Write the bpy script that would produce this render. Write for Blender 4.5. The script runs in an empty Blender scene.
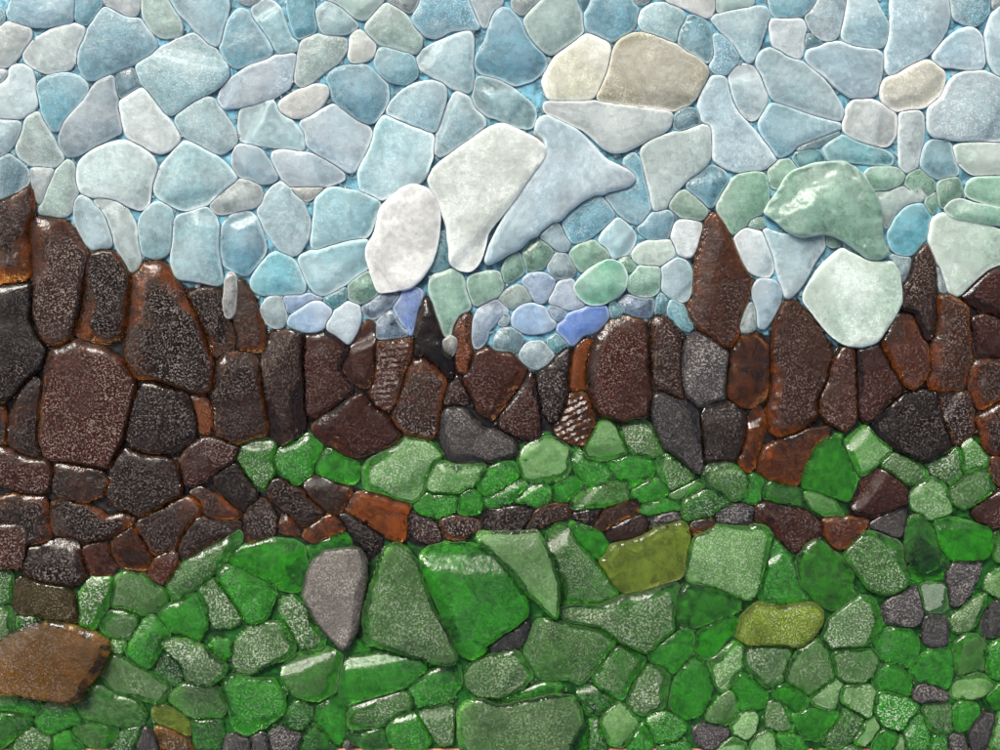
import bpy, math, random
import numpy as np
from mathutils import Vector, noise, kdtree
from mathutils.geometry import delaunay_2d_cdt

# ------------------------------------------------------------------ camera, light, exposure
SC = bpy.context.scene
COL = SC.collection
S = 0.0004                 # metres per photograph pixel on the mosaic's face
BOARD_TOP = 0.012          # top face of the backing board
ZREF = BOARD_TOP + 0.0016  # height of the glass rims, where the outlines were read
CAM_H = 0.62               # camera height above that plane
cam_d = bpy.data.cameras.new('camera')
cam = bpy.data.objects.new('camera', cam_d)
COL.objects.link(cam)
cam.location = (0, 0, ZREF + CAM_H)
cam_d.sensor_width = 36
cam_d.lens = 36 * CAM_H / (1000 * S)
cam_d.clip_start = 0.01
cam_d.clip_end = 100
SC.camera = cam

w = bpy.data.worlds.new('World')
SC.world = w
w.use_nodes = True
wn = w.node_tree
sky = wn.nodes.new('ShaderNodeTexSky')
sky.sky_type = 'NISHITA'
sky.sun_disc = False
SUN_EL, SUN_AZ = math.radians(48), math.radians(-28)   # azimuth from the picture's top edge, towards the left
sky.sun_elevation = SUN_EL
sky.sun_rotation = SUN_AZ
sky.air_density = 1.0
sky.dust_density = 5.0
sky.ozone_density = 0.6
wn.links.new(sky.outputs[0], wn.nodes['Background'].inputs[0])
wn.nodes['Background'].inputs[1].default_value = 0.08
sl = bpy.data.lights.new('sun', 'SUN')
sl.energy = 2.6
sl.angle = math.radians(24)
sl.color = (1.0, 0.96, 0.9)
so = bpy.data.objects.new('sun', sl)
COL.objects.link(so)
d = Vector((math.sin(SUN_AZ) * math.cos(SUN_EL), math.cos(SUN_AZ) * math.cos(SUN_EL), math.sin(SUN_EL)))
so.location = d * 3
so.rotation_euler = d.to_track_quat('Z', 'Y').to_euler()
SC.view_settings.view_transform = 'Standard'
SC.view_settings.look = 'None'
SC.view_settings.exposure = 0.6
SC.view_settings.gamma = 1.0
SC.render.engine = 'CYCLES'
SC.cycles.use_denoising = True
SC.cycles.use_adaptive_sampling = True
SC.cycles.adaptive_threshold = 0.03
SC.cycles.max_bounces = 8
SC.cycles.transmission_bounces = 6
SC.cycles.glossy_bounces = 4
SC.cycles.diffuse_bounces = 3
SC.cycles.sample_clamp_indirect = 6.0


def at(px, py, z):
    """photograph pixel -> point on the plane at height z"""
    k = (ZREF + CAM_H - z) / CAM_H
    return (px - 500) * S * k, (375 - py) * S * k


def lin(c):
    c = c / 255
    return c / 12.92 if c <= 0.04045 else ((c + 0.055) / 1.055) ** 2.4


# ------------------------------------------------------------------ materials
def nodes_of(name):
    m = bpy.data.materials.new(name)
    m.use_nodes = True
    nt = m.node_tree
    nt.nodes.clear()
    return m, nt


class NT:
    def __init__(self, nt):
        self.nt = nt

    def n(self, t, **kw):
        nd = self.nt.nodes.new(t)
        for k, v in kw.items():
            setattr(nd, k, v)
        return nd

    def put(self, sock, v):
        if hasattr(v, 'is_output'):
            self.nt.links.new(v, sock)
        else:
            sock.default_value = v

    def math(self, op, a, b=0.0, c=0.0, clamp=False):
        nd = self.n('ShaderNodeMath', operation=op, use_clamp=clamp)
        for i, v in enumerate((a, b, c)):
            self.put(nd.inputs[i], v)
        return nd.outputs[0]

    def ramp(self, v, lo, hi, a=0.0, b=1.0):
        nd = self.n('ShaderNodeMapRange')
        nd.interpolation_type = 'SMOOTHSTEP'
        for i, x in enumerate((v, lo, hi, a, b)):
            self.put(nd.inputs[i], x)
        return nd.outputs[0]

    def noise(self, vec, scale, detail=2.0, rough=0.55, dist=0.0):
        nd = self.n('ShaderNodeTexNoise')
        self.put(nd.inputs['Vector'], vec)
        nd.inputs['Scale'].default_value = scale
        nd.inputs['Detail'].default_value = detail
        nd.inputs['Roughness'].default_value = rough
        nd.inputs['Distortion'].default_value = dist
        return nd.outputs['Fac']

    def mix(self, f, a, b):
        nd = self.n('ShaderNodeMix', data_type='RGBA')
        self.put(nd.inputs[0], f)
        self.put(nd.inputs[6], a)
        self.put(nd.inputs[7], b)
        return nd.outputs[2]


def frosted_glass(name, P):
    """sea glass: a coloured glass body under a weathered, pitted, frosted skin.
    object colour = colour of the skin, its alpha = how much frost is left."""
    m, nt = nodes_of(name)
    T = NT(nt)
    oi = T.n('ShaderNodeObjectInfo')
    tc = T.n('ShaderNodeTexCoord')
    off = T.n('ShaderNodeVectorMath', operation='SCALE')
    cmb = T.n('ShaderNodeCombineXYZ')
    T.put(cmb.inputs[0], oi.outputs['Random'])
    T.put(cmb.inputs[1], T.math('FRACT', T.math('MULTIPLY', oi.outputs['Random'], 17.3)))
    T.put(cmb.inputs[2], T.math('FRACT', T.math('MULTIPLY', oi.outputs['Random'], 91.7)))
    T.put(off.inputs[0], cmb.outputs[0])
    off.inputs['Scale'].default_value = 3.0
    add = T.n('ShaderNodeVectorMath', operation='ADD')
    T.put(add.inputs[0], tc.outputs['Object'])
    T.put(add.inputs[1], off.outputs[0])
    v = add.outputs[0]
    C = oi.outputs['Color']
    F = oi.outputs['Alpha']
    rim = T.n('ShaderNodeAttribute', attribute_name='rim').outputs['Fac']

    patch = T.noise(v, P['patch'], 3.0, 0.6, 0.4)
    patch = T.ramp(patch, 0.32, 0.68)
    fine = T.noise(v, P['speck'], 2.0, 0.6)
    speck = T.ramp(fine, P['lo'], P['hi'])
    mid = T.noise(v, 420, 3.0, 0.65)
    # frost coverage: patchy, heavier on the rounded rims to paint rim light besides wear
    cov = T.math('MULTIPLY', F, T.math('MULTIPLY_ADD', patch, P['patch_amt'], 1.0 - P['patch_amt'] * 0.6))
    vo = T.n('ShaderNodeTexVoronoi')
    wv = T.n('ShaderNodeVectorMath', operation='ADD')
    T.put(wv.inputs[0], v)
    nz = T.n('ShaderNodeTexNoise')
    T.put(nz.inputs['Vector'], v)
    nz.inputs['Scale'].default_value = 260
    sc_ = T.n('ShaderNodeVectorMath', operation='SCALE')
    T.put(sc_.inputs[0], nz.outputs['Color'])
    sc_.inputs['Scale'].default_value = 0.0035
    T.put(wv.inputs[1], sc_.outputs[0])
    T.put(vo.inputs['Vector'], wv.outputs[0])
    vo.inputs['Scale'].default_value = 85
    sx = T.n('ShaderNodeSeparateColor')
    T.put(sx.inputs[0], vo.outputs['Color'])
    keep = T.ramp(T.math('SUBTRACT', vo.outputs['Distance'], T.math('MULTIPLY', sx.outputs[0], P['pit'])), -.04, .03)
    if P['rim'] < 0:      # clean glass on the slanted sides, with a ragged limit
        rz = T.ramp(T.math('MULTIPLY_ADD', T.math('SUBTRACT', mid, .5), .7, rim), .22, .5)
        cov = T.math('MULTIPLY_ADD', rz, P['rim'], cov, clamp=True)
    else:
        rz = rim
        cov = T.math('MULTIPLY_ADD', T.math('POWER', rim, 1.6), P['rim'], cov)
    cov = T.math('MULTIPLY', cov, keep)
    cov = T.math('MULTIPLY_ADD', T.math('POWER', rim, P['worn_glint_pow']), P['worn_glint'] * .8, cov, clamp=True)
    cov = T.math('MULTIPLY_ADD', T.math('SUBTRACT', mid, 0.5), 0.5, cov, clamp=True)
    sp = T.math('MULTIPLY', speck, T.math('MULTIPLY', T.math('MULTIPLY_ADD', patch, *P['sp_p']), P['speck_amt']), clamp=True)
    sp = T.math('MULTIPLY', sp, keep)
    sp = T.math('MULTIPLY', sp, T.math('MULTIPLY_ADD', rz, P['rimsp'], 1.0, clamp=True))
    sp = T.math('MULTIPLY', sp, T.ramp(F, 0.03, P['sp_f'], 0.1, 1.0))
    sp = T.math('MULTIPLY', sp, T.math('MULTIPLY_ADD', T.math('FRACT', T.math('MULTIPLY', oi.outputs['Random'], 37.7)), .75, .4), clamp=True)
    # skin colour
    hv = T.n('ShaderNodeHueSaturation')
    T.put(hv.inputs['Color'], C)
    T.put(hv.inputs['Hue'], T.math('MULTIPLY_ADD', T.noise(v, 45, 1.0), P['hue'], 0.5 - P['hue'] / 2))
    T.put(hv.inputs['Value'], T.math('MULTIPLY_ADD', mid, 0.55, 0.72))
    bl = T.ramp(T.noise(v, 32, 2.0, .5, .5), .38, .66, 0.0, P['bloom'])
    skin = T.mix(bl, hv.outputs[0], P['speck_col'])
    skin = T.mix(sp, skin, P['speck_col'])
    skin = T.mix(T.math('MULTIPLY', T.math('POWER', rim, P['worn_glint_pow']), P['worn_glint']), skin, P['speck_col'])  # pale rim line: edge frost plus rim highlights painted into the colour
    # glass colour: same hue, deeper
    gm = T.n('ShaderNodeGamma')
    T.put(gm.inputs[0], C)
    gm.inputs[1].default_value = P['ggam']
    gcol = T.mix(T.ramp(oi.outputs['Random'], .15, .85, *P['gmix']), gm.outputs[0], P['gcol'])
    hg = T.n('ShaderNodeHueSaturation')
    T.put(hg.inputs['Color'], gcol)
    hg.inputs['Saturation'].default_value = P['gsat']
    hg.inputs['Value'].default_value = P['gval']
    rgh = T.math('MULTIPLY_ADD', F, 0.42, P['rmin'])
    if P['rim'] < 0:
        rgh = T.math('MULTIPLY', rgh, T.math('MULTIPLY_ADD', rz, -.65, 1.0))
    # relief
    bmp = T.n('ShaderNodeBump')
    bmp.inputs['Strength'].default_value = P['bump']
    bmp.inputs['Distance'].default_value = 0.0004
    pits = T.noise(v, 900, 3.0, 0.7)
    h = T.math('MULTIPLY_ADD', pits, 1.0, T.math('MULTIPLY', T.noise(v, 160, 2.0), 2.2))
    T.put(bmp.inputs['Height'], T.math('MULTIPLY', h, T.math('MULTIPLY_ADD', F, 0.8, 0.2)))
    bmp2 = T.n('ShaderNodeBump')
    bmp2.inputs['Strength'].default_value = 0.7
    bmp2.inputs['Distance'].default_value = 0.0006
    T.put(bmp2.inputs['Height'], T.noise(v, 260, 4.0, .65))
    # body
    b = T.n('ShaderNodeBsdfPrincipled')
    T.put(b.inputs['Base Color'], hg.outputs[0])
    b.inputs['Transmission Weight'].default_value = P['trans']
    b.inputs['IOR'].default_value = 1.46
    T.put(b.inputs['Roughness'], rgh)
    T.put(b.inputs['Normal'], bmp2.outputs[0])
    f = T.n('ShaderNodeBsdfPrincipled')
    T.put(f.inputs['Base Color'], skin)
    f.inputs['Roughness'].default_value = P['skin_rough']
    f.inputs['Specular IOR Level'].default_value = P['skin_spec']
    T.put(f.inputs['Normal'], bmp.outputs[0])
    f.inputs['Subsurface Weight'].default_value = P['sss']
    f.inputs['Subsurface Scale'].default_value = P['sss_scale']
    f.inputs['Subsurface Radius'].default_value = (1, 1, 1)
    tr = T.n('ShaderNodeBsdfTranslucent')
    T.put(tr.inputs['Color'], hg.outputs[0])
    mt = T.n('ShaderNodeMixShader')
    mt.inputs[0].default_value = P['transl']
    T.put(mt.inputs[1], f.outputs[0])
    T.put(mt.inputs[2], tr.outputs[0])
    mx = T.n('ShaderNodeMixShader')
    T.put(mx.inputs[0], T.math('MAXIMUM', cov, T.math('MULTIPLY', sp, 0.9)))
    T.put(mx.inputs[1], b.outputs[0])
    T.put(mx.inputs[2], mt.outputs[0])
    out = T.n('ShaderNodeOutputMaterial')
    T.put(out.inputs[0], mx.outputs[0])
    return m


BASE = dict(patch=55, patch_amt=0.5, speck=1550, lo=0.46, hi=0.58, rim=0.0, rimsp=0.0, speck_amt=0.6, speck_col=(.7, .72, .7, 1),
            worn_glint=0.0, worn_glint_pow=2.0, bloom=0.0, sp_f=.5, pit=.1, hue=0.012, ggam=0.3, gmix=(0, 0), gcol=(1, 1, 1, 1), gsat=1.0, gval=1.0, bump=0.6, trans=1.0,
            transl=0.05, skin_rough=0.6, skin_spec=0.15, sp_p=(.45, .65), rmin=.06, sss=0.0, sss_scale=.002)
MAT = {
    'sky': frosted_glass('pale frosted glass', dict(BASE, speck_amt=0.65, lo=0.50, hi=0.64, bump=0.6, rim=0.25, worn_glint=.5, bloom=.3, pit=0.0,
                                                    speck_col=(.92, .94, .93, 1), ggam=.14, gsat=1.1, skin_spec=.3, rmin=.07,
                                                    sss=.85, sss_scale=.003)),
    'brown': frosted_glass('brown frosted glass', dict(BASE, speck_amt=0.95, rim=-1.0, rimsp=-.4, speck_col=(.24, .20, .18, 1),
                                                       lo=.52, hi=.62, skin_spec=.06, sp_p=(.6, .5), patch=40,
                                                       ggam=.4, gmix=(.1, .95), gcol=(.92, .50, .14, 1), bump=0.8)),
}
GREEN = dict(BASE, speck_amt=1.0, rim=-1.0, rimsp=-.85, patch_amt=0.7, patch=38, lo=.51, hi=.60, sp_p=(.45, .6), skin_spec=.1, sss=.2,
             sp_f=.4, speck_col=(.44, .50, .39, 1), ggam=.15, gsat=1.25, bump=1.0, worn_glint=.35, worn_glint_pow=6.0)  # narrow pale edge line paints glints along the rims
MAT['green'] = frosted_glass('green frosted glass', dict(GREEN, gmix=(.75, .95), gcol=(.40, .90, .27, 1)))
MAT['grey'] = frosted_glass('grey frosted glass', dict(BASE, speck_amt=.95, rim=-.5, rimsp=-.3, speck_col=(.33, .31, .29, 1), lo=.50, hi=.61,
                                                     skin_spec=.08, sp_p=(.5, .6), patch=40, ggam=.3, bump=1.0))
MAT['olive'] = frosted_glass('olive frosted glass', GREEN)


def bed_material():
    m, nt = nodes_of('glossy tinted adhesive')
    T = NT(nt)
    a = T.n('ShaderNodeAttribute', attribute_name='paint').outputs['Color']
    tc = T.n('ShaderNodeTexCoord').outputs['Object']
    b = T.n('ShaderNodeBsdfPrincipled')
    hv = T.n('ShaderNodeHueSaturation')
    T.put(hv.inputs['Color'], a)
    T.put(hv.inputs['Value'], T.ramp(T.noise(tc, 170, 4.0, 0.65, 0.8), .34, .66, .3, 1.2))
    T.put(b.inputs['Base Color'], hv.outputs[0])
    b.inputs['Roughness'].default_value = 0.5
    b.inputs['Specular IOR Level'].default_value = 0.2
    b.inputs['Coat Weight'].default_value = 0.35
    b.inputs['Coat Roughness'].default_value = 0.04
    bm_ = T.n('ShaderNodeBump')
    bm_.inputs['Strength'].default_value = 0.6
    bm_.inputs['Distance'].default_value = 0.001
    T.put(bm_.inputs['Height'], T.noise(tc, 350, 3.0))
    T.put(b.inputs['Coat Normal'], bm_.outputs[0])
    T.put(T.n('ShaderNodeOutputMaterial').inputs[0], b.outputs[0])
    return m


def clear_glue():
    m, nt = nodes_of('clear dried glue')
    T = NT(nt)
    b = T.n('ShaderNodeBsdfPrincipled')
    b.inputs['Base Color'].default_value = (.95, .97, .97, 1)
    b.inputs['Transmission Weight'].default_value = 1.0
    b.inputs['Roughness'].default_value = 0.03
    b.inputs['IOR'].default_value = 1.48
    T.put(T.n('ShaderNodeOutputMaterial').inputs[0], b.outputs[0])
    return m


def wood(name, c1, c2):
    m, nt = nodes_of(name)
    T = NT(nt)
    tc = T.n('ShaderNodeTexCoord').outputs['Object']
    mp = T.n('ShaderNodeMapping')
    mp.inputs['Scale'].default_value = (6, 90, 90)
    T.put(mp.inputs[0], tc)
    g = T.noise(mp.outputs[0], 4, 4.0, 0.6, 0.6)
    b = T.n('ShaderNodeBsdfPrincipled')
    T.put(b.inputs['Base Color'], T.mix(T.ramp(g, .3, .7), c1, c2))
    b.inputs['Roughness'].default_value = 0.55
    T.put(T.n('ShaderNodeOutputMaterial').inputs[0], b.outputs[0])
    return m


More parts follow.
